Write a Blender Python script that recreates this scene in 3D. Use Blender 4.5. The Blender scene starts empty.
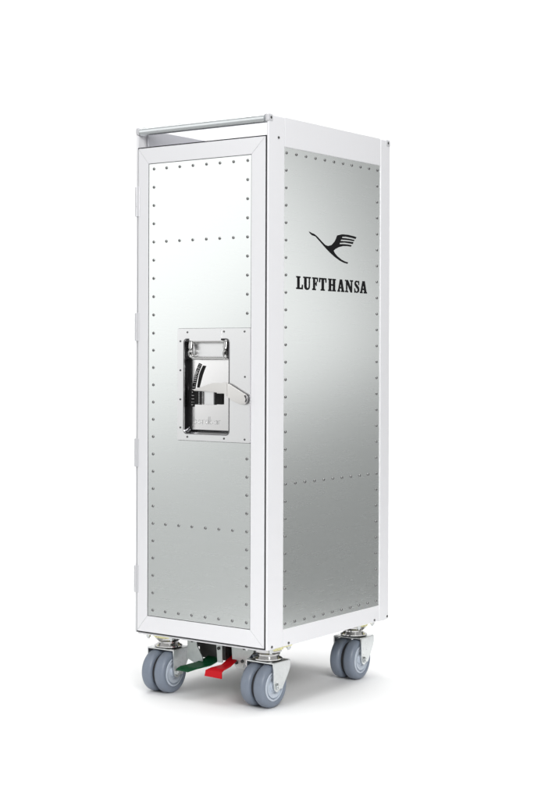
import bpy, bmesh, math, random
from mathutils import Vector, Matrix
from mathutils.geometry import tessellate_polygon
random.seed(7)
R = math.radians
scene = bpy.context.scene
COL = scene.collection

# ------------------------------------------------------------------ helpers
def link(name, me, mat, parent=None, loc=(0, 0, 0), flat=True):
    o = bpy.data.objects.new(name, me)
    COL.objects.link(o)
    if mat:
        me.materials.append(mat)
    if parent:
        o.parent = parent
    o.location = loc
    if flat:
        wn = o.modifiers.new('weighted_normals', 'WEIGHTED_NORMAL')
        wn.mode = 'FACE_AREA'; wn.weight = 100; wn.keep_sharp = True
    return o

def empty(name, loc=(0, 0, 0), parent=None):
    o = bpy.data.objects.new(name, None)
    COL.objects.link(o)
    o.empty_display_size = 0.05
    o.location = loc
    if parent:
        o.parent = parent
    return o

class MB:
    def __init__(s):
        s.bm = bmesh.new()

    def add(s, other):
        me = bpy.data.meshes.new('tmp')
        other.to_mesh(me)
        other.free()
        s.bm.from_mesh(me)
        bpy.data.meshes.remove(me)

    def box(s, x, y, z, bev=0.0, seg=2):
        b = bmesh.new()
        M = Matrix.Translation(((x[0]+x[1])/2, (y[0]+y[1])/2, (z[0]+z[1])/2)) @ Matrix.Diagonal((abs(x[1]-x[0]), abs(y[1]-y[0]), abs(z[1]-z[0]), 1))
        bmesh.ops.create_cube(b, size=1, matrix=M)
        if bev:
            bmesh.ops.bevel(b, geom=b.edges[:], offset=bev, segments=seg, affect='EDGES', profile=0.5)
        s.add(b)

    def cyl(s, p0, p1, r, r2=None, n=24, bev=0.0):
        p0, p1 = Vector(p0), Vector(p1)
        d = p1 - p0
        b = bmesh.new()
        M = Matrix.Translation((p0+p1)/2) @ d.to_track_quat('Z', 'Y').to_matrix().to_4x4()
        bmesh.ops.create_cone(b, cap_ends=True, segments=n, radius1=r, radius2=r if r2 is None else r2, depth=d.length, matrix=M)
        if bev:
            ed = [e for e in b.edges if len(e.link_faces) == 2 and any(len(f.verts) > 4 for f in e.link_faces)]
            bmesh.ops.bevel(b, geom=ed, offset=bev, segments=2, affect='EDGES', profile=0.5)
        s.add(b)

    def lathe(s, prof, origin, axis, n=48):
        # prof: list of (radius, distance along axis)
        o = Vector(origin)
        q = Vector(axis).to_track_quat('Z', 'Y')
        rings = []
        b = s.bm
        for r, h in prof:
            if r < 1e-6:
                rings.append([b.verts.new(o + q @ Vector((0, 0, h)))])
            else:
                rings.append([b.verts.new(o + q @ Vector((r*math.cos(2*math.pi*k/n), r*math.sin(2*math.pi*k/n), h))) for k in range(n)])
        for A, B in zip(rings, rings[1:]):
            for k in range(n):
                k2 = (k+1) % n
                if len(A) == 1:
                    b.faces.new((A[0], B[k2], B[k]))
                elif len(B) == 1:
                    b.faces.new((A[k], A[k2], B[0]))
                else:
                    b.faces.new((A[k], A[k2], B[k2], B[k]))

    def prism(s, loops, fn, w0, w1, bev=0.0):
        # loops: outer outline then holes, in 2D; fn(u, v, w) -> xyz
        b = bmesh.new()
        flat = [p for l in loops for p in l]
        tri = tessellate_polygon([[Vector((u, v, 0)) for u, v in l] for l in loops])
        va = [b.verts.new(fn(u, v, w0)) for u, v in flat]
        vb = [b.verts.new(fn(u, v, w1)) for u, v in flat]
        for t in tri:
            try:
                b.faces.new([va[i] for i in t])
                b.faces.new([vb[i] for i in reversed(t)])
            except ValueError:
                pass
        k = 0
        for l in loops:
            n = len(l)
            for i in range(n):
                j = (i+1) % n
                b.faces.new((va[k+i], va[k+j], vb[k+j], vb[k+i]))
            k += n
        bmesh.ops.recalc_face_normals(b, faces=b.faces[:])
        if bev:
            ed = [e for e in b.edges if len(e.link_faces) == 2 and e.calc_face_angle(0) > 0.9]
            bmesh.ops.bevel(b, geom=ed, offset=bev, segments=2, affect='EDGES', profile=0.5)
        s.add(b)

    def tube(s, pts, r, n=14, flat=1.0):
        pts = [Vector(p) for p in pts]
        b = s.bm
        rings = []
        for i, p in enumerate(pts):
            t = (pts[min(i+1, len(pts)-1)] - pts[max(i-1, 0)]).normalized()
            q = t.to_track_quat('Z', 'Y')
            rings.append([b.verts.new(p + q @ Vector((r*math.cos(2*math.pi*k/n), flat*r*math.sin(2*math.pi*k/n), 0))) for k in range(n)])
        for A, B in zip(rings, rings[1:]):
            for k in range(n):
                b.faces.new((A[k], A[(k+1) % n], B[(k+1) % n], B[k]))
        b.faces.new(list(reversed(rings[0])))
        b.faces.new(rings[-1])

    def mesh(s, name, angle=35):
        bmesh.ops.recalc_face_normals(s.bm, faces=s.bm.faces[:])
        me = bpy.data.meshes.new(name)
        s.bm.to_mesh(me)
        s.bm.free()
        for p in me.polygons:
            p.use_smooth = True
        me.set_sharp_from_angle(angle=R(angle))
        return me

    def build(s, name, mat, parent=None, loc=(0, 0, 0), angle=35, flat=True):
        return link(name, s.mesh(name, angle), mat, parent, loc, flat)

def smooth(pts, n=4, closed=False):
    out = []
    m = len(pts)
    rng = range(m if closed else m-1)
    for i in rng:
        if closed:
            a, b, c, d = pts[(i-1) % m], pts[i], pts[(i+1) % m], pts[(i+2) % m]
        else:
            a, b, c, d = pts[max(i-1, 0)], pts[i], pts[i+1], pts[min(i+2, m-1)]
        for k in range(n):
            t = k/n
            out.append(tuple(0.5*(2*b[j] + (c[j]-a[j])*t + (2*a[j]-5*b[j]+4*c[j]-d[j])*t*t + (3*b[j]-a[j]-3*c[j]+d[j])*t**3) for j in range(len(b))))
    if not closed:
        out.append(tuple(pts[-1]))
    return out

def rrect(x0, x1, z0, z1, r, n=6):
    out = []
    for cx, cz, a in ((x1-r, z1-r, 0), (x0+r, z1-r, 90), (x0+r, z0+r, 180), (x1-r, z0+r, 270)):
        for k in range(n+1):
            t = R(a + 90*k/n)
            out.append((cx + r*math.cos(t), cz + r*math.sin(t)))
    return out

XZ = lambda u, v, w: (u, w, v)       # drawn on a front face, w = y
YZ = lambda u, v, w: (w, u, v)       # drawn on a side face, w = x

# ------------------------------------------------------------------ materials
def mat(name, col, metal=0.0, rough=0.4, grain=0.0, gscale=(400, 400, 400), bump=0.0, spec=0.5, cvar=0.0, aniso=0.0, smudge=0.0):
    m = bpy.data.materials.new(name)
    m.use_nodes = True
    nt = m.node_tree
    b = nt.nodes['Principled BSDF']
    b.inputs['Base Color'].default_value = (*col, 1)
    b.inputs['Metallic'].default_value = metal
    b.inputs['Roughness'].default_value = rough
    b.inputs['Specular IOR Level'].default_value = spec
    if aniso:
        b.inputs['Anisotropic'].default_value = aniso
    tc = nt.nodes.new('ShaderNodeTexCoord')
    if grain or bump or cvar:
        mp = nt.nodes.new('ShaderNodeMapping')
        mp.inputs['Scale'].default_value = gscale
        nz = nt.nodes.new('ShaderNodeTexNoise')
        nz.inputs['Scale'].default_value = 1.0
        nz.inputs['Detail'].default_value = 3.0
        nt.links.new(tc.outputs['Object'], mp.inputs['Vector'])
        nt.links.new(mp.outputs[0], nz.inputs['Vector'])
        if grain:
            mr = nt.nodes.new('ShaderNodeMapRange')
            mr.inputs['To Min'].default_value = max(0.02, rough - grain)
            mr.inputs['To Max'].default_value = rough + grain
            nt.links.new(nz.outputs['Fac'], mr.inputs['Value'])
            src = mr.outputs[0]
            if smudge:                                 # handling marks: slow uneven changes of gloss
                n2 = nt.nodes.new('ShaderNodeTexNoise')
                n2.inputs['Scale'].default_value = 5.0
                n2.inputs['Detail'].default_value = 1.0
                n2.inputs['Distortion'].default_value = 0.2
                nt.links.new(tc.outputs['Object'], n2.inputs['Vector'])
                m2 = nt.nodes.new('ShaderNodeMapRange')
                m2.inputs['From Min'].default_value = 0.3
                m2.inputs['From Max'].default_value = 0.7
                m2.inputs['To Min'].default_value = -smudge
                m2.inputs['To Max'].default_value = smudge
                nt.links.new(n2.outputs['Fac'], m2.inputs['Value'])
                ad = nt.nodes.new('ShaderNodeMath')
                nt.links.new(src, ad.inputs[0]); nt.links.new(m2.outputs[0], ad.inputs[1])
                src = ad.outputs[0]
            nt.links.new(src, b.inputs['Roughness'])
        if bump:
            bp = nt.nodes.new('ShaderNodeBump')
            bp.inputs['Strength'].default_value = bump
            bp.inputs['Distance'].default_value = 0.0004
            nt.links.new(nz.outputs['Fac'], bp.inputs['Height'])
            nt.links.new(bp.outputs[0], b.inputs['Normal'])
        if cvar:
            mx = nt.nodes.new('ShaderNodeMix')
            mx.data_type = 'RGBA'
            mx.inputs['A'].default_value = (*[c*(1-cvar) for c in col], 1)
            mx.inputs['B'].default_value = (*[min(1, c*(1+cvar)) for c in col], 1)
            nt.links.new(nz.outputs['Fac'], mx.inputs['Factor'])
            nt.links.new(mx.outputs['Result'], b.inputs['Base Color'])
    return m

M_frame = mat('white_anodised_aluminium', (0.80, 0.798, 0.818), 0.0, 0.36, grain=0.05, gscale=(900, 900, 60), bump=0.03, cvar=0.015)
M_panel = mat('brushed_aluminium', (0.84, 0.865, 0.855), 1.0, 0.27, grain=0.012, gscale=(12, 12, 500), cvar=0.012)
M_hinge = mat('hinge_aluminium', (0.64, 0.64, 0.66), 0.2, 0.32, grain=0.04)
M_inner = mat('inner_aluminium', (0.50, 0.50, 0.53), 0.3, 0.45, grain=0.05, cvar=0.03)
M_plate = mat('latch_stainless', (0.93, 0.93, 0.935), 1.0, 0.38, grain=0.03, gscale=(300, 300, 300), cvar=0.02)
M_back = mat('recess_back_stainless', (0.90, 0.89, 0.89), 1.0, 0.20)
M_recess = mat('recess_stainless_painted_dark', (0.085, 0.085, 0.09), 1.0, 0.12, grain=0.03, gscale=(250, 250, 250))  # near-black base colour paints dark reflections onto the recess walls
M_chrome = mat('polished_chrome', (0.88, 0.88, 0.88), 1.0, 0.06, grain=0.03, gscale=(200, 200, 200))
M_darkchrome = mat('darker_chrome', (0.52, 0.515, 0.51), 1.0, 0.10, grain=0.04, gscale=(200, 200, 200))  # chrome with a lowered base colour, for pull handle and bearing
M_engr = mat('engraved_steel', (0.70, 0.70, 0.70), 1.0, 0.3)
M_rim = mat('dark_chrome', (0.20, 0.20, 0.205), 1.0, 0.15)  # dark edge tone, also paints shade on the lever edge
M_lever = mat('lever_nickel', (0.88, 0.86, 0.84), 1.0, 0.30)
M_rivet = mat('rivet_steel', (0.23, 0.23, 0.23), 1.0, 0.11)
M_bar = mat('satin_steel_bar', (0.72, 0.745, 0.755), 1.0, 0.28, grain=0.04, gscale=(30, 900, 900))
M_cap = mat('corner_cap_plastic', (0.58, 0.58, 0.60), 0.0, 0.4, cvar=0.02)
M_rubber_shade = mat('black_rubber_and_shade_lines', (0.025, 0.025, 0.028), 0.0, 0.6)  # gasket rubber, also blackens the painted shadow lines and tyre gap
M_dark = mat('dark_steel_and_cavity_shade', (0.035, 0.034, 0.033), 0.0, 0.5, cvar=0.2, gscale=(120, 120, 120))  # dark steel, also paints the shaded cavity behind the bracket
M_slot = mat('black_slot', (0.010, 0.010, 0.010), 0.0, 0.5, spec=0.15)
M_black = mat('black_print', (0.007, 0.007, 0.008), 0.0, 0.55, spec=0.12)
M_zinc = mat('galvanised_steel', (0.72, 0.74, 0.74), 1.0, 0.30, grain=0.08, gscale=(150, 150, 150), cvar=0.10, bump=0.05)
M_bracket = mat('galvanised_bracket', (0.50, 0.53, 0.52), 0.75, 0.38, grain=0.08, gscale=(110, 110, 110), cvar=0.15, bump=0.05)
M_yellow = mat('yellow_zinc_plating', (0.80, 0.76, 0.42), 1.0, 0.28, grain=0.06, gscale=(140, 140, 140), cvar=0.15)
M_tyre = mat('grey_blue_tyre_rubber', (0.18, 0.21, 0.262), 0.0, 0.42, grain=0.06, gscale=(300, 300, 300), bump=0.04, cvar=0.07)
M_hub = mat('pale_grey_hub_plastic', (0.50, 0.55, 0.62), 0.0, 0.34, cvar=0.05)
M_green = mat('green_pedal_coating', (0.002, 0.060, 0.021), 0.0, 0.42, spec=0.25, grain=0.05, cvar=0.08)
M_red = mat('red_pedal_coating', (0.50, 0.005, 0.011), 0.0, 0.42, spec=0.2, grain=0.05, cvar=0.06)
M_white_tick = mat('pale_engraving', (0.66, 0.66, 0.66), 0.0, 0.5)
M_floor = mat('white_paper_sweep', (0.86, 0.86, 0.86), 0.0, 0.7, cvar=0.006, gscale=(6, 6, 6), spec=0.2)

# ------------------------------------------------------------------ camera (solved from the photograph)
TH, RO = 0.6276814, 0.0032492
CAM = Vector((1.6775026, -2.3077980, 0.623))
Rv = Vector((math.cos(TH), math.sin(TH), 0))      # to the right of the picture
Dv = Vector((-math.sin(TH), math.cos(TH), 0))     # into the picture
cam = bpy.data.cameras.new('camera')
cam.sensor_fit = 'VERTICAL'
cam.sensor_height = 36.0
cam.lens = 1503.479/800*36.0
cam.shift_y = -(400-354.9)/800
cam.clip_start = 0.05
cam.clip_end = 200
co = bpy.data.objects.new('camera', cam)
COL.objects.link(co)
co.matrix_world = Matrix.Translation(CAM) @ Matrix.Rotation(TH, 4, 'Z') @ Matrix.Rotation(R(90), 4, 'X') @ Matrix.Rotation(RO, 4, 'Z')
scene.camera = co
def SW(s, t, z=0.0):                               # studio coordinates: s sideways, t into the picture, from the camera's foot
    return Vector((CAM.x, CAM.y, 0)) + Rv*s + Dv*t + Vector((0, 0, z))

# ------------------------------------------------------------------ the trolley
trolley = empty('trolley')
trolley['label'] = 'tall narrow white framed aluminium trolley with riveted panels, standing on four grey castors'
trolley['category'] = 'trolley'
X0, X1, Y0, Y1 = -0.151, 0.151, -0.2025, 0.2025
ZB, ZT = 0.110, 1.041

# corner posts
for sx in (-1, 1):
    for sy in (-1, 1):
        m = MB()
        y0, y1 = ((-0.2012, -0.1524) if sy < 0 else (0.1685, 0.2025))
        a, b = sorted((sx*0.1468, sx*0.151))
        m.box((a, b), (y0, y1), (ZB, ZT-0.0005), 0.0019, 3)
        post = m.build('corner_post', M_frame, trolley)
        # screw heads seen on the outer face
        for (yy, zz) in (((-0.1715, 1.0025), (-0.187, 0.1150)) if sy < 0 else ((0.1965, 0.1156),)):
            if sx > 0:
                s_ = MB()
                s_.lathe([(0.0, 0.0004), (0.0009, 0.0004), (0.0011, 0.0012), (0.0023, 0.0010), (0.0027, 0.0)], (sx*0.151, yy, zz), (sx, 0, 0), 20)
                s_.build('screw', M_rivet, post)

# side rails, panels and rivets
def rivet_mesh():
    m = MB()
    prof = [(0.0029, -0.0002), (0.0029, 0.0001)] + [(0.0027*math.cos(R(a)), 0.0001+0.0021*math.sin(R(a))) for a in (10, 26, 42, 58, 70, 80)] + [(0, 0.0022)]
    m.lathe(prof, (0, 0, 0), (0, 0, 1), 16)
    return m.mesh('rivet', 60)
RIV = rivet_mesh()
RIV.materials.append(M_rivet)
def rivet(parent, loc, n):
    o = bpy.data.objects.new('rivet', RIV)
    COL.objects.link(o)
    o.parent = parent
    o.location = loc
    o.rotation_mode = 'QUATERNION'
    o.rotation_quaternion = Vector(n).to_track_quat('Z', 'Y')

PX = 0.1493
for sx in (-1, 1):
    a, b = sorted((sx*0.1435, sx*0.1508))
    m = MB(); m.box((a, b), (-0.1521, 0.1682), (0.9885, ZT), 0.0012, 2)
    m.build('top_rail', M_frame, trolley)
    m = MB(); m.box((a, b), (-0.1521, 0.1682), (ZB, 0.1402), 0.0012, 2)
    br_ = m.build('bottom_rail', M_frame, trolley)
    if sx > 0:
        for yy in (-0.1362, 0.1502):
            s_ = MB(); s_.lathe([(0.0, 0.0004), (0.0009, 0.0004), (0.0011, 0.0014), (0.0021, 0.0012), (0.0025, 0.0)], (0.1508, yy, 0.1145), (1, 0, 0), 20)
            s_.build('screw', M_rivet, br_)
    a, b = sorted((sx*0.1465, sx*PX))
    m = MB(); m.box((a, b), (-0.1528, 0.1688), (0.1395, 0.9892), 0)
    sp = m.build('side_panel', M_panel, trolley)
    if sx > 0:
        sp['label'] = 'brushed metal side panel carrying a black crane emblem and slab serif lettering'
        side_panel = sp
        ys = [-0.1450 + 0.03035*k for k in range(11)]
        zs = [0.9790 - 0.03072*k for k in range(28)]
        for y in ys:
            for z in (zs[0], zs[19], zs[27]):
                rivet(sp, (PX, y, z), (1, 0, 0))
        for i, z in enumerate(zs):
            if i in (0, 19, 27):
                continue
            rivet(sp, (PX, ys[0]-0.0008, z), (1, 0, 0))
            rivet(sp, (PX, 0.1577, z), (1, 0, 0))
    # inner wall of the open tray on top
    a, b = sorted((sx*0.1405, sx*0.1433))
    m = MB(); m.box((a, b), (-0.180, 0.195), (0.978, 1.0395), 0.0006, 1)
    m.build('tray_wall', M_inner, trolley)

m = MB(); m.box((-0.1403, 0.1403), (-0.172, 0.190), (0.974, 0.980)); m.build('tray_floor', M_inner, trolley)
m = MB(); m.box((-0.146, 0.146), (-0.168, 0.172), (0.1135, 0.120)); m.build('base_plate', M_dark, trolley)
for y0, y1 in ((-0.1985, -0.170), (0.174, 0.2005)):
    m = MB(); m.box((-0.1464, 0.1464), (y0, y1), (0.1078, 0.1112), 0.0008, 1); m.build('sill', M_frame, trolley)

# corner caps and push bars
for sy in (-1, 1):
    yc = sy*0.1966
    m = MB()
    n = 28
    m.lathe([(0, -0.1428), (0.0064, -0.1428), (0.0077, -0.1420), (0.0077, 0.1420), (0.0064, 0.1428), (0, 0.1428)], (0, yc, 1.0340), (1, 0, 0), n)
    m.build('push_bar', M_bar, trolley, flat=False)
    for sx in (-1, 1):
        m = MB()
        a, b = sorted((sx*0.1432, sx*0.1518))
        y0, y1 = sorted((sy*0.2033, sy*0.1872))
        m.box((a, b), (y0, y1), (1.0272, 1.0424), 0.0035, 4)
        cap = m.build('corner_cap', M_cap, trolley)
        s_ = MB()
        s_.lathe([(0.0016, -0.001), (0.0016, 0.0001), (0.0024, 0.0003), (0.0024, -0.001)], (sx*0.1518, sy*0.1945, 1.0350), (sx, 0, 0), 18)
        s_.cyl((sx*0.1512, sy*0.1945, 1.0350), (sx*0.15185, sy*0.1945, 1.0350), 0.0016, n=18)
        s_.build('screw_hole', M_dark, cap)

# ------------------------------------------------------------------ door (front) and a plain rear door
DX0, DX1, DZ0, DZ1 = -0.1451, 0.1448, 0.1138, 1.0022
IX0, IX1, IZ0, IZ1 = -0.1205, 0.1150, 0.1433, 0.9730
def door_ring(yf, yb, bev=0.0007):
    m = MB()
    O = [(DX0, DZ0), (DX1, DZ0), (DX1, DZ1), (DX0, DZ1)]
    I = [(IX0, IZ0), (IX1, IZ0), (IX1, IZ1), (IX0, IZ1)]
    g = 0.00013
    for k in range(4):
        j = (k+1) % 4
        e = Vector((O[j][0]-O[k][0], O[j][1]-O[k][1])).normalized()*g
        quad = [(O[k][0]+e.x, O[k][1]+e.y), (O[j][0]-e.x, O[j][1]-e.y), (I[j][0]-e.x, I[j][1]-e.y), (I[k][0]+e.x, I[k][1]+e.y)]
        m.prism([quad], XZ, yf, yb, bev)
    return m
door = door_ring(-0.2025, -0.1760).build('door', M_frame, trolley)
door['label'] = 'riveted front door with a recessed chrome latch'
# gasket behind the door edge
m = MB()
m.prism([[(DX0-0.0016, DZ0-0.0024), (DX1+0.0016, DZ0-0.0024), (DX1+0.0016, DZ1+0.0022), (DX0-0.0016, DZ1+0.0022)],
         [(DX0+0.01, DZ0+0.01), (DX1-0.01, DZ0+0.01), (DX1-0.01, DZ1-0.01), (DX0+0.01, DZ1-0.01)][::-1]], XZ, -0.1757, -0.1715)
m.prism([[(DX0-0.0015, DZ0-0.0023), (DX1+0.0015, DZ0-0.0023), (DX1+0.0015, DZ1+0.0021), (DX0-0.0015, DZ1+0.0021)],
         [(DX0-0.0001, DZ0-0.0001), (DX1+0.0001, DZ0-0.0001), (DX1+0.0001, DZ1+0.0001), (DX0-0.0001, DZ1+0.0001)][::-1]], XZ, -0.2012, -0.1758)
m.build('door_gasket', M_rubber_shade, door)
# door panel with the latch cut-out
HX0, HX1, HZ0, HZ1, HR = -0.0335, 0.0684, 0.4815, 0.6510, 0.0065
m = MB()
m.prism([[(IX0-0.003, IZ0-0.003), (IX1+0.003, IZ0-0.003), (IX1+0.003, IZ1+0.003), (IX0-0.003, IZ1+0.003)],
         rrect(HX0-0.001, HX1+0.001, HZ0-0.001, HZ1+0.001, HR)[::-1]], XZ, -0.2013, -0.1995)
m.build('door_panel', M_panel, door)
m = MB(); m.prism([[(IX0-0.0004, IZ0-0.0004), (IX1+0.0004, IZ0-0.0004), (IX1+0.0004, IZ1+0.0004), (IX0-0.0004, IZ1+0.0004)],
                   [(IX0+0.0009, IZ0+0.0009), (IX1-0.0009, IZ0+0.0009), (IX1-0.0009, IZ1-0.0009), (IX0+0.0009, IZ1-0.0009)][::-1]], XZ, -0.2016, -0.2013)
m.build('panel_shadow_line', M_rubber_shade, door)  # black ring drawn as the gap and step shadow round the panel
m = MB(); m.box((IX0-0.003, IX1+0.003), (-0.1785, -0.1765), (IZ0-0.003, IZ1+0.003)); m.build('door_lining', M_inner, door)
PY = -0.2013
XL, XR = -0.1080, 0.1062
dz = [0.9628-0.0334*i for i in range(10)] + [0.6624-0.0316*(i+1) for i in range(6)] + [0.4728-0.0318*(i+1) for i in range(10)]
xs6 = [-0.0781, -0.0472, -0.0167, 0.0144, 0.0447, 0.0751]
for i, z in enumerate(dz):
    rivet(door, (XL, PY, z), (0, -1, 0))
    if not 0.462 < z < 0.676:
        rivet(door, (XR, PY, z), (0, -1, 0))
for z in (dz[0], dz[4], dz[20], dz[25]):
    for x in xs6:
        rivet(door, (x, PY, z), (0, -1, 0))
# hinges
for z0, z1 in ((0.8772, 0.9324), (0.6479, 0.6996), (0.4161, 0.4680), (0.1844, 0.2342)):
    m = MB()
    m.box((-0.1508, -0.1412), (-0.2040, -0.2026), (z0, z1), 0.0004, 1)
    for k in range(3):
        za, zb = z0 + (z1-z0)*k/3 + 0.0003, z0 + (z1-z0)*(k+1)/3 - 0.0003
        m.cyl((-0.1488, -0.2030, za), (-0.1488, -0.2030, zb), 0.0024, n=18, bev=0.0003)
    m.build('hinge', M_hinge, door)

# rear door: plain
m = MB()
m.box((DX0, -DX0), (0.182, 0.2020), (DZ0, DZ1), 0.001, 2)
m.build('rear_door', M_frame, trolley)

# ------------------------------------------------------------------ latch
m = MB()
hole = rrect(HX0, HX1, HZ0, HZ1, HR)
m.prism([rrect(-0.0487, 0.1147, 0.4690, 0.6698, 0.0012, 3), hole[::-1]], XZ, -0.2043, -0.2014, 0.0003)
plate = m.build('latch_plate', M_plate, door)
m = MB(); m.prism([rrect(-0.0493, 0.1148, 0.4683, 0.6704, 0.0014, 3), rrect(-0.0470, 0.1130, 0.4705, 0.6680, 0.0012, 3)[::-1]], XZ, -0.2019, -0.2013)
m.build('plate_shadow_line', M_rubber_shade, door)  # black outline drawn as the dark edge and shadow under the plate
# recess
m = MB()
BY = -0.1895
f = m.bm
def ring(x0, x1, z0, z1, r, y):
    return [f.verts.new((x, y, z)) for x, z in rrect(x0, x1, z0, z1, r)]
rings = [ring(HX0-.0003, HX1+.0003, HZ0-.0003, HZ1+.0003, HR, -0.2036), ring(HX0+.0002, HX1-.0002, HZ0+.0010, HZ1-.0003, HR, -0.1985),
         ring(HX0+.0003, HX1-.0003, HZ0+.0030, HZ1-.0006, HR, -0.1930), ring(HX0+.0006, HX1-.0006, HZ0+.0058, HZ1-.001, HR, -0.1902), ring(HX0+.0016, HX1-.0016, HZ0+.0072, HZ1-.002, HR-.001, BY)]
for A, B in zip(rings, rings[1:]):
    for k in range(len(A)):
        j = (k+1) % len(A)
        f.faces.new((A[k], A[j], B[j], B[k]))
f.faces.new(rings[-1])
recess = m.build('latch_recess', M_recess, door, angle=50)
m = MB(); m.prism([rrect(HX0+.0009, HX1-.0009, HZ0+.0068, HZ1-.0012, HR-.001)], XZ, -0.1898, -0.1889)
m.build('recess_back', M_back, door)
m = MB(); m.prism([rrect(HX0-.0012, HX1+.0012, HZ0-.0012, HZ1+.0012, HR+.001), rrect(HX0+.0002, HX1-.0002, HZ0+.0002, HZ1-.0002, HR)[::-1]], XZ, -0.2050, -0.2044, 0.0002)
m.build('recess_edge_line', M_rim, door)  # thin dark ring added to draw the edge line of the recess
# plate screws
SC = MB()
SC.lathe([(0.0, 0.0003), (0.0007, 0.0003), (0.0009, 0.0008), (0.0018, 0.0006), (0.0021, 0.0)], (0, 0, 0), (0, -1, 0), 18)
SCM = SC.mesh('screw')
SCM.materials.append(M_rivet)
for x, z in ((-.0257, .6633), (.0572, .6641), (.1026, .6638), (-.0420, .6472), (-.0419, .5948), (-.0417, .5424), (-.0415, .4917), (-.0253, .4754), (.0579, .4750), (.1034, .4749), (.1037, .5846)):
    o = bpy.data.objects.new('screw', SCM); COL.objects.link(o); o.parent = door; o.location = (x, -0.2043, z)
# folding pull: plate above, bail loop
m = MB()
m.box((-0.0205, 0.0512), (-0.2053, -0.2044), (0.6475, 0.6690))
m.prism([rrect(-0.0175, 0.0560, 0.6155, 0.6478, 0.004)], XZ, -0.1965, -0.1950, 0.0003)
pull_plate = m.build('pull_plate', M_plate, door)
loop = rrect(-0.0215, 0.0630, 0.6150, 0.6480, 0.0055, 5)
inner = rrect(-0.0145, 0.0565, 0.6185, 0.6455, 0.004, 5)
m = MB()
path = [Vector((x, -0.2015, z)) for x, z in rrect(-0.0180, 0.0598, 0.6166, 0.6465, 0.0055, 5)]
m.tube(path + [path[0]], 0.0029, 14)
# rolled ends of the bail
for xc in (-0.0185, 0.0600):
    m.tube(smooth([(xc, -0.1960, 0.6500), (xc+0.0008, -0.2040, 0.6470), (xc+0.0012, -0.2068, 0.6340), (xc+0.0006, -0.2058, 0.6220), (xc, -0.1990, 0.6170)], 4), 0.0038, 14, 0.62)
m.build('pull_handle', M_darkchrome, door)
# position scale: dark printed curved strip with pale marks
co_ = smooth([(-0.0097, .6079), (-0.0162, .5955), (-0.0205, .5832), (-0.0255, .5602), (-0.0275, .5290)], 6)
ci_ = smooth([(-0.0037, .6056), (-0.0098, .5940), (-0.0136, .5833), (-0.0192, .5603), (-0.0205, .5292)], 6)
m = MB(); m.prism([co_ + ci_[::-1]], XZ, -0.1909, BY-0.0001)
strip = m.build('scale_strip', M_slot, door)
m = MB()
for k in range(1, 24):
    for c, w in ((0.24, 0.22), (0.56, 0.2), (0.84, 0.14)):
        if random.random() < 0.18:
            continue
        p, q = Vector(co_[k]), Vector(ci_[k])
        a = p.lerp(q, c-w/2); b = p.lerp(q, c+w/2)
        d = (Vector(co_[k+1]) - p).normalized()*random.uniform(0.0007, 0.0015)
        m.prism([[tuple(a-d*.5), tuple(b-d*.5), tuple(b+d*.5), tuple(a+d*.5)]], XZ, -0.1912, -0.19089)
m.build('scale_mark', M_white_tick, door)
so = smooth([(-0.0006, .6036), (-0.0064, .5940), (-0.0102, .5833), (-0.0142, .5637)], 5)
si = smooth([(0.0058, .6030), (0.0015, .5945), (-0.0025, .5850), (-0.0095, .5638)], 5)
m = MB(); m.prism([so + si[::-1]], XZ, -0.1908, BY-0.0001); m.build('guide_slot', M_slot, door)
# raised block under the lever with the spindle and the dark window
m = MB()
m.box((0.0040, 0.0262), (-0.1935, BY-0.0002), (0.5335, 0.5590), 0.0007, 2)
m.build('latch_block', M_plate, door)
m = MB(); m.box((0.0264, 0.0284), (-0.1928, BY-0.0002), (0.5335, 0.5600), 0.0003, 1); m.build('latch_gap_strip', M_rim, door)  # dark strip added to draw the gap beside the block
m = MB(); m.box((0.0290, 0.0452), (-0.1926, BY-0.0002), (0.5345, 0.5540), 0.0006, 2); m.build('latch_window', M_slot, door)
m = MB()
m.cyl((-0.0112, -0.1950, 0.5335), (-0.0112, -0.1950, 0.5580), 0.0042, n=24)
m.cyl((-0.0018, -0.1955, 0.5335), (-0.0018, -0.1955, 0.5600), 0.0027, n=18)
m.build('latch_spindle', M_slot, door)
m = MB()
for k in range(9):
    z = 0.5345 + k*0.0028
    m.lathe([(0.0026, 0), (0.0046, 0.0004), (0.0046, 0.0013), (0.0026, 0.0017)], (-0.0018, -0.1958, z), (0, 0, 1), 20)
m.build('latch_spring', M_chrome, door)
# lever blade, bent at the plate edge
m = MB()
up = smooth([(-0.0181, .5604), (0.0050, .5656), (0.0297, .5722), (0.0449, .5732), (0.0694, .5732)], 3)
lo = [(0.0694, .5500), (0.0640, .5548), (0.0460, .5556), (0.0285, .5572), (0.0077, .5576), (-0.0140, .5580)]
def lev(u, v, w):
    # rises out of the recess to the right
    return (u, w - 0.0125*(u+0.0181)/0.0875, v)
m.prism([up + lo], lev, -0.1985, -0.1961, 0.0004)
end = [(0.0697, .5732), (0.0765, .5704), (0.0890, .5641), (0.1030, .5572)] + smooth([(0.1030, .5572), (0.1108, .5532), (0.1136, .5470), (0.1116, .5400), (0.1060, .5364), (0.0990, .5362)], 5)[1:] + [(0.0880, .5395), (0.0790, .5430), (0.0697, .5498)]
m.prism([end], XZ, -0.2110, -0.2092, 0.0006)
lever = m.build('latch_lever', M_lever, door)
m = MB(); m.tube(smooth([(0.1085, -0.2112, .5520), (0.1120, -0.2112, .5465), (0.1105, -0.2112, .5405)], 5), 0.0016, 10); m.build('lever_tip_mark', M_rim, door)  # dark crescent mark at the end of the lever
m = MB(); m.prism([end], XZ, -0.2091, -0.2056, 0.0003); m.build('lever_flange_shade', M_rim, door)  # flange layer coloured dark to paint shade on the lever edge
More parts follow.
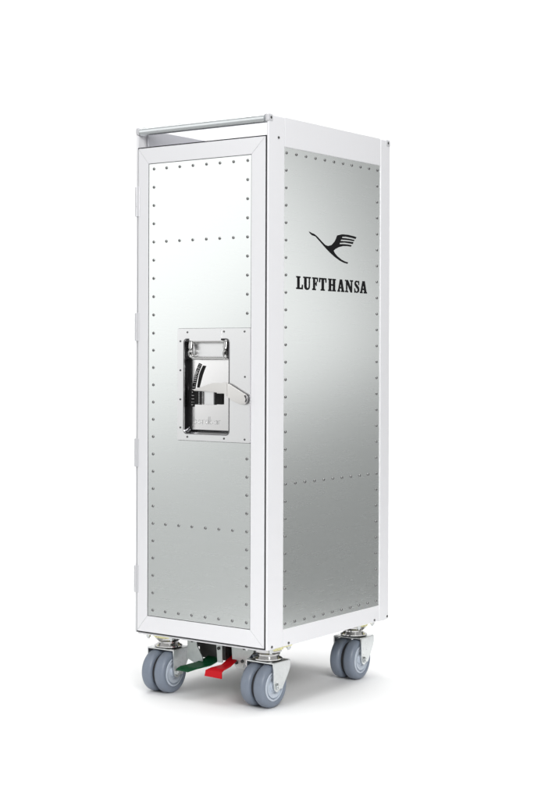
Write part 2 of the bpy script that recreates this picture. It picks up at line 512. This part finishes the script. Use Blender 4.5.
# engraved maker's lettering in the recess bottom, raised strokes
m = MB()
def stroke(pts, w=0.0009, y0=-0.19025, y1=BY-0.0002):
    for p, q in zip(pts, pts[1:]):
        p, q = Vector(p), Vector(q)
        d = (q-p).normalized()
        n_ = Vector((-d.y, d.x))*w/2
        m.prism([[tuple(p-n_), tuple(q-n_), tuple(q+n_), tuple(p+n_)]], XZ, y0, y1)
def bowl(cx, cz, rx, rz, a0=0, a1=360):
    stroke([(cx+rx*math.cos(R(a)), cz+rz*math.sin(R(a))) for a in range(a0, a1+1, 30)])
bx, bz, W_ = -0.0215, 0.4985, 0.0098
for ch in 'bordbar':
    if ch in 'bd':
        xs = bx if ch == 'b' else bx+0.0066
        stroke([(xs, bz), (xs, bz+0.0135)])
        bowl(bx+0.0033, bz+0.0038, 0.0031, 0.0037)
    elif ch == 'o':
        bowl(bx+0.0033, bz+0.0038, 0.0031, 0.0037)
    elif ch == 'a':
        bowl(bx+0.0033, bz+0.0038, 0.0031, 0.0037)
        stroke([(bx+0.0066, bz), (bx+0.0066, bz+0.0076)])
    elif ch == 'r':
        stroke([(bx, bz), (bx, bz+0.0076)])
        stroke([(bx, bz+0.005), (bx+0.002, bz+0.0074), (bx+0.0045, bz+0.0074)])
    bx += W_ if ch != 'r' else 0.0072
engr = m.build('engraving', M_engr, door)

# ------------------------------------------------------------------ emblem and lettering
EX0, EX1 = PX+0.0001, PX+0.00045
crane = [(-0.0743, .8451), (-0.071, .8446), (-0.0634, .8428), (-0.0592, .8424), (-0.0525, .8402), (-0.0455, .8370), (-0.0327, .8299), (-0.0216, .8244), (-0.0119, .823), (-0.0007, .8254), (0.0091, .8317), (0.0153, .8391), (0.0181, .8443), (0.0346, .8476), (0.0547, .848), (0.0722, .8468), (0.084, .8455), (0.0811, .8418), (0.0664, .8432), (0.049, .8438), (0.036, .8431), (0.0340, .8409), (0.049, .841), (0.0635, .8407), (0.0776, .8397), (0.0752, .8371), (0.0606, .8378), (0.0461, .8378), (0.0312, .8375), (0.0295, .8350), (0.0462, .8355), (0.0606, .8357), (0.0738, .8353), (0.0717, .8317), (0.0577, .8321), (0.0433, .8325), (0.0273, .8311), (0.0256, .8289), (0.0404, .8298), (0.0549, .8299), (0.0674, .8291), (0.0653, .8264), (0.052, .8266), (0.0376, .8257), (0.0233, .8228), (0.012, .8187), (0.0064, .8156), (0.0106, .8108), (0.0192, .8059), (0.032, .8008), (0.0435, .7978), (0.0551, .7964), (0.0536, .7936), (0.0406, .795), (0.0263, .7985), (0.0093, .8045), (-0.0076, .8121), (-0.0244, .8212), (-0.041, .8309), (-0.0533, .8377), (-0.0642, .8392), (-0.0705, .8420)]
m = MB(); m.prism([crane], YZ, EX0, EX1)
m.build('crane_emblem', M_black, side_panel)
G = {
 'L': [[(0,0),(1,0),(1,.37),(.86,.37),(.79,.13),(.5,.13),(.5,.88),(.62,.88),(.62,1),(0,1),(0,.88),(.15,.88),(.15,.12),(0,.12)]],
 'U': [[(0,1),(0,.88),(.12,.88),(.12,.28),(.16,.13),(.25,.04),(.37,-.01),(.5,-.02),(.63,-.01),(.75,.04),(.84,.13),(.88,.28),(.88,.88),(1,.88),(1,1),(.60,1),(.60,.88),(.73,.88),(.73,.3),(.69,.18),(.58,.12),(.50,.15),(.45,.22),(.44,.3),(.44,.88),(.55,.88),(.55,1)]],
 'F': [[(0,0),(.64,0),(.64,.12),(.5,.12),(.5,.44),(.62,.44),(.66,.33),(.79,.33),(.79,.68),(.66,.68),(.62,.57),(.5,.57),(.5,.87),(.8,.87),(.86,.66),(1,.66),(1,1),(0,1),(0,.88),(.15,.88),(.15,.12),(0,.12)]],
 'T': [[(.22,0),(.78,0),(.78,.12),(.66,.12),(.66,.87),(.83,.87),(.88,.64),(1,.64),(1,1),(0,1),(0,.64),(.12,.64),(.17,.87),(.34,.87),(.34,.12),(.22,.12)]],
 'H': [[(0,0),(.46,0),(.46,.12),(.38,.12),(.38,.44),(.62,.44),(.62,.12),(.54,.12),(.54,0),(1,0),(1,.12),(.91,.12),(.91,.88),(1,.88),(1,1),(.54,1),(.54,.88),(.62,.88),(.62,.57),(.38,.57),(.38,.88),(.46,.88),(.46,1),(0,1),(0,.88),(.09,.88),(.09,.12),(0,.12)]],
 'A': [[(0,0),(.38,0),(.38,.12),(.30,.12),(.345,.27),(.58,.27),(.62,.12),(.53,.12),(.53,0),(1,0),(1,.12),(.92,.12),(.67,1),(.35,1),(.08,.12),(0,.12)], [(.385,.40),(.455,.72),(.55,.40)]],
 'N': [[(0,0),(.38,0),(.38,.12),(.27,.12),(.27,.66),(.70,0),(.89,0),(.89,.88),(1,.88),(1,1),(.62,1),(.62,.88),(.74,.88),(.74,.40),(.36,1),(0,1),(0,.88),(.12,.88),(.12,.12),(0,.12)]],
}
m = MB()
LZ0, LZ1 = 0.7403, 0.7636
for ch, a, b in (('L', -.1138, -.0928), ('U', -.0916, -.0678), ('F', -.0630, -.0449), ('T', -.0410, -.0171), ('H', -.0112, .0142), ('A', .0199, .0430), ('N', .0457, .0729), ('S', .0771, .0953), ('A', .0974, .1222)):
    T = lambda p: (a + (b-a)*p[0], LZ0 + (LZ1-LZ0)*p[1])
    if ch == 'S':
        c = smooth([(.88,.70,.10),(.80,.86,.13),(.52,.94,.14),(.25,.86,.22),(.22,.70,.26),(.48,.55,.32),(.76,.39,.30),(.80,.20,.26),(.52,.06,.14),(.22,.12,.13),(.10,.30,.10)], 5)
        Lp, Rp = [], []
        for i, (x, y, w) in enumerate(c):
            p, q = c[max(i-1, 0)], c[min(i+1, len(c)-1)]
            # widths are horizontal-ish: thick on the diagonal, thin on the bowls
            d = Vector((q[0]-p[0], q[1]-p[1])).normalized()
            Lp.append(T((x - d.y*w*.55, y + d.x*w*.42)))
            Rp.append(T((x + d.y*w*.55, y - d.x*w*.42)))
        m.prism([Lp + Rp[::-1]], YZ, EX0, EX1)
        m.prism([[T(p) for p in ((.82, .64), (.95, .64), (.95, 1.0), (.84, 1.0))]], YZ, EX0, EX1+0.00002)
        m.prism([[T(p) for p in ((.03, 0), (.15, 0), (.17, .37), (.03, .37))]], YZ, EX0, EX1+0.00002)
    else:
        m.prism([[T(p) for p in l] for l in G[ch]], YZ, EX0, EX1)
m.build('lettering', M_black, side_panel)

# ------------------------------------------------------------------ castors
AX, AZ = -0.0130, 0.0386
K = 0.0386/0.0375
def make_caster(loc):
    m = MB()
    # fork: top plate and two legs
    m.prism([rrect(-0.0308, 0.0308, -0.0250, 0.0255, 0.003, 4)], lambda u, v, w: (u, v, w), 0.0788, 0.0812, 0.0006)
    leg = [(-0.0245, 0.0800), (0.0250, 0.0800), (0.0255, 0.0690), (0.0215, 0.0600), (0.0020, 0.0330)] + [(AX + 0.0095*math.cos(R(a)), AZ + 0.0095*math.sin(R(a))) for a in (-35, -60, -90, -120, -150, -180)] + [(-0.0235, 0.0440)]
    for sx in (-1, 1):
        a, b = sorted((sx*0.0285, sx*0.0311))
        m.prism([leg], YZ, a, b, 0.0005)
    fork = m.build('caster', M_zinc, trolley, loc)
    m = MB()
    m.lathe([(0, 0.0813), (0.0235, 0.0813), (0.0262, 0.0830), (0.0262, 0.0850), (0.0225, 0.0868), (0.0185, 0.0895), (0.0185, 0.0920), (0.0225, 0.0945), (0.0245, 0.0965), (0.0245, 0.0995), (0, 0.0995)], (0, 0, 0), (0, 0, 1), 40)
    m.cyl((0, 0, 0.0745), (0, 0, 0.0790), 0.0075, n=6)
    m.build('swivel_bearing', M_darkchrome, fork)
    m = MB()
    m.lathe([(0, 0.0996), (0.0262, 0.0996), (0.0275, 0.1005), (0.0275, 0.1040), (0.0250, 0.1052), (0, 0.1052)], (0, 0, 0), (0, 0, 1), 40)
    m.prism([rrect(-0.0335, 0.0335, -0.0335, 0.0335, 0.008, 4)], lambda u, v, w: (u, v, w), 0.1053, 0.1083, 0.0005)
    m.build('mounting_plate', M_yellow, fork)
    for x in (-0.0265, 0.0265):
        for y in (-0.0265, 0.0265):
            m = MB()
            m.cyl((x, y, 0.1000), (x, y, 0.1052), 0.0042, n=6)
            m.cyl((x, y, 0.0975), (x, y, 0.1100), 0.0022, n=12)
            m.build('mounting_bolt', M_zinc, fork)
    for sx in (-1, 1):
        c = sx*0.0146
        m = MB()
        h = 0.0113
        prof = [(0.0255, -h+0.0016), (0.0290, -h), (0.0325, -h+0.0004), (0.0352, -h+0.0020), (0.0370, -h+0.0052), (0.0375, -h*0.25), (0.0375, h*0.25), (0.0370, h-0.0052), (0.0352, h-0.0020), (0.0325, h-0.0004), (0.0290, h), (0.0255, h-0.0016)]
        m.lathe([(r*K, d) for r, d in prof], (c, AX, AZ), (1, 0, 0), 64)
        m.build('tyre', M_tyre, fork, angle=60, flat=False)
        m = MB()
        prof = [(0.0, -h+0.003), (0.0255, -h+0.0014), (0.0255, h-0.0014), (0.0238, h-0.0007), (0.0228, h-0.0007), (0.0222, h-0.0045), (0.0204, h-0.0045), (0.0200, h-0.0009), (0.0150, h-0.0016), (0.0122, h-0.0042), (0.0100, h-0.0042), (0.0085, h+0.0005), (0.0, h+0.0005)]
        if sx < 0:
            prof = [(r, -d) for r, d in prof]
        m.lathe([(r*K, d) for r, d in prof], (c, AX, AZ), (1, 0, 0), 48)
        m.build('wheel_hub', M_hub, fork)
    m = MB()
    m.cyl((-0.0034, AX, AZ), (0.0034, AX, AZ), 0.0305, n=48)
    m.build('wheel_gap_shade', M_rubber_shade, fork)  # black disc painting the shadowed gap between the two tyres
    m = MB()
    m.cyl((-0.0330, AX, AZ), (0.0330, AX, AZ), 0.0030, n=20)
    for sx in (-1, 1):
        m.cyl((sx*0.0312, AX, AZ), (sx*0.0348, AX, AZ), 0.0060, n=6, bev=0.0005)
        m.cyl((sx*0.0348, AX, AZ), (sx*0.0362, AX, AZ), 0.0034, n=16, bev=0.0004)
    m.build('axle_bolt', M_zinc, fork)
    return fork
c0 = make_caster((0.108, -0.139, 0))
for loc, rz in (((-0.110, -0.153, 0), R(2)), ((0.104, 0.150, 0), R(3)), ((-0.108, 0.150, 0), R(-4))):
    c = c0.copy(); COL.objects.link(c); c.location = loc; c.rotation_euler = (0, 0, rz); c.parent = trolley
    for ch in [o for o in c0.children]:
        d = ch.copy(); COL.objects.link(d); d.parent = c
c0.rotation_euler = (0, 0, R(-1))

# ------------------------------------------------------------------ brake pedals and bracket
def slab(pts, thick, name, mt, parent, bev=0.0004):
    # pts: list of (left point, right point) along a bent strip
    m = MB()
    b = bmesh.new()
    top, bot = [], []
    for i, (l, r) in enumerate(pts):
        l, r = Vector(l), Vector(r)
        a = pts[max(i-1, 0)]; c = pts[min(i+1, len(pts)-1)]
        d = (Vector(c[0])+Vector(c[1])-Vector(a[0])-Vector(a[1])).normalized()
        n_ = d.cross(r-l).normalized()*thick
        if n_.z < 0: n_ = -n_
        top.append((b.verts.new(l), b.verts.new(r)))
        bot.append((b.verts.new(l-n_), b.verts.new(r-n_)))
    for i in range(len(pts)-1):
        for A in (top, bot):
            b.faces.new((A[i][0], A[i][1], A[i+1][1], A[i+1][0]))
        b.faces.new((top[i][0], top[i+1][0], bot[i+1][0], bot[i][0]))
        b.faces.new((top[i][1], top[i+1][1], bot[i+1][1], bot[i][1]))
    b.faces.new((top[0][0], top[0][1], bot[0][1], bot[0][0]))
    b.faces.new((top[-1][0], top[-1][1], bot[-1][1], bot[-1][0]))
    bmesh.ops.recalc_face_normals(b, faces=b.faces[:])
    bmesh.ops.bevel(b, geom=b.edges[:], offset=bev, segments=2, affect='EDGES', profile=0.5)
    m.add(b)
    return m.build(name, mt, parent)
slab([((-0.0510, -0.2030, 0.0550), (-0.0240, -0.2030, 0.0540)), ((-0.0510, -0.1900, 0.0580), (-0.0170, -0.1850, 0.0575)), ((-0.0420, -0.1560, 0.0610), (-0.0080, -0.1560, 0.0600)),
      ((-0.0330, -0.1380, 0.0680), (0.0000, -0.1380, 0.0680)), ((-0.0330, -0.1050, 0.0800), (0.0020, -0.1050, 0.0800)), ((-0.0330, -0.0850, 0.0860), (0.0020, -0.0850, 0.0860))],
     0.0026, 'brake_pedal', M_green, trolley)['label'] = 'green coated foot pedal'
slab([((0.0125, -0.2005, 0.0497), (0.0505, -0.2005, 0.0490)), ((0.0140, -0.1990, 0.0605), (0.0500, -0.1990, 0.0610)), ((0.0190, -0.1900, 0.0640), (0.0480, -0.1900, 0.0640)),
      ((0.0230, -0.1650, 0.0655), (0.0440, -0.1650, 0.0660)), ((0.0230, -0.1450, 0.0730), (0.0430, -0.1450, 0.0735)), ((0.0230, -0.1150, 0.0850), (0.0430, -0.1150, 0.0850))],
     0.0028, 'brake_pedal', M_red, trolley)['label'] = 'red coated foot pedal'
# bracket plates
m = MB()
m.prism([[(-0.066, 0.1080), (-0.046, 0.1080), (-0.043, 0.0900), (-0.030, 0.0690), (-0.030, 0.0600), (-0.045, 0.0560), (-0.066, 0.0640)]], XZ, -0.1520, -0.1495, 0.0005)
m.prism([[(0.0025, 0.1080), (0.0165, 0.1080), (0.0175, 0.0660), (0.0060, 0.0660)]], XZ, -0.1545, -0.1520, 0.0005)
m.prism([[(0.0300, 0.1080), (0.0840, 0.1080), (0.0800, 0.0900), (0.0640, 0.0740), (0.0560, 0.0600), (0.0420, 0.0580), (0.0330, 0.0690)]], XZ, -0.1450, -0.1425, 0.0005)
m.box((-0.064, 0.082), (-0.150, -0.060), (0.1060, 0.1084))
br = m.build('pedal_bracket', M_bracket, trolley)
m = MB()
m.box((-0.052, 0.052), (-0.1330, -0.1310), (0.0655, 0.1058))  # dark sheet put in to paint the shaded cavity behind the bracket
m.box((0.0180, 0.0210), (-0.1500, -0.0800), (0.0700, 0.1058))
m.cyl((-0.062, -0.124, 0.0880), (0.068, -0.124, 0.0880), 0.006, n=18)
m.build('pedal_pivot_and_cavity_shade', M_dark, trolley)
for x, y, z in ((0.0095, -0.1545, 0.0915), (0.0430, -0.1450, 0.0680), (0.0560, -0.1450, 0.0720), (0.0600, -0.1450, 0.0960), (-0.0540, -0.1520, 0.0980)):
    m = MB()
    m.cyl((x, y+0.0005, z), (x, y-0.0024, z), 0.0032, n=6, bev=0.0004)
    m.build('bracket_bolt', M_dark, br)

# ------------------------------------------------------------------ setting: white paper sweep
m = MB()
prof = [(1.35, 0.0), (3.4, 0.0), (4.9, 0.0)] + [(4.9 + 1.0*math.sin(R(a)), 1.0 - 1.0*math.cos(R(a))) for a in range(10, 91, 10)] + [(5.9, 2.5)]
rows = [[m.bm.verts.new(SW(s*(0.178*t + 0.14 + 0.3*max(0, t-3.4)), t, z)) for s in (-1, 1)] for t, z in prof]
for A, B in zip(rows, rows[1:]):
    m.bm.faces.new((A[0], A[1], B[1], B[0]))
sweep = m.build('floor', M_floor, None, angle=60)
sweep['kind'] = 'structure'

# ------------------------------------------------------------------ light: studio lamps
def lamp(name, loc, target, sx, sy, radiance, col=(1, 1, 1), roll=0.0):
    l = bpy.data.lights.new(name, 'AREA')
    l.shape = 'RECTANGLE'
    l.size, l.size_y = sx, sy
    l.energy = radiance*math.pi*sx*sy
    l.color = col
    o = bpy.data.objects.new(name, l)
    COL.objects.link(o)
    d = Vector(target) - Vector(loc)
    o.matrix_world = Matrix.Translation(loc) @ d.to_track_quat('-Z', 'Y').to_matrix().to_4x4() @ Matrix.Rotation(roll, 4, 'Z')
    return o
C0 = Vector((0, 0, 0.6))
lamp('softbox_left', SW(-3.0, 1.9, 1.62), SW(-0.15, 2.8, 0.75), 2.6, 1.7, 0.81, roll=R(45))
lamp('softbox_right', SW(3.0, 3.22, 0.88), SW(0.1, 2.8, 0.75), 1.2, 1.15, 0.99, roll=R(25))
lamp('key_lamp', SW(0.80, -0.3, 1.95), SW(0, 2.85, 0.55), 1.6, 1.6, 11.2)
lamp('overhead_softbox', SW(0, 2.75, 3.2), SW(0, 2.9, 0), 2.2, 2.2, 4.1)
lamp('backdrop_lamp', SW(0, 3.9, 3.3), SW(0, 5.9, 1.2), 4.0, 0.6, 9.5)

w = bpy.data.worlds.new('World')
scene.world = w
w.use_nodes = True
nt = w.node_tree
bg = nt.nodes['Background']
tc = nt.nodes.new('ShaderNodeTexCoord')
def dot(v):
    d = nt.nodes.new('ShaderNodeVectorMath'); d.operation = 'DOT_PRODUCT'
    d.inputs[1].default_value = v
    nt.links.new(tc.outputs['Generated'], d.inputs[0])
    return d.outputs['Value']
def mrange(src, a, b, c, d):
    r = nt.nodes.new('ShaderNodeMapRange')
    r.interpolation_type = 'SMOOTHSTEP'
    for k, v in zip(('From Min', 'From Max', 'To Min', 'To Max'), (a, b, c, d)):
        r.inputs[k].default_value = v
    nt.links.new(src, r.inputs['Value'])
    return r.outputs[0]
amb = mrange(dot(Rv), -0.8, 0.8, 0.54, 0.285)         # studio walls: paler on the left, darker on the right
dark = mrange(dot(-Dv), 0.60, 0.96, 1.0, 0.05)       # unlit room behind the camera
mu = nt.nodes.new('ShaderNodeMath'); mu.operation = 'MULTIPLY'
nt.links.new(amb, mu.inputs[0]); nt.links.new(dark, mu.inputs[1])
mc = nt.nodes.new('ShaderNodeVectorMath'); mc.operation = 'SCALE'
mc.inputs[0].default_value = (0.985, 1.0, 0.995)
nt.links.new(mu.outputs[0], mc.inputs['Scale'])
nt.links.new(mc.outputs[0], bg.inputs['Color'])
bg.inputs['Strength'].default_value = 1.0

scene.view_settings.view_transform = 'Standard'
scene.view_settings.look = 'None'
scene.view_settings.exposure = 0.0
scene.view_settings.gamma = 1.0
scene.cycles.max_bounces = 10
scene.cycles.use_denoising = True
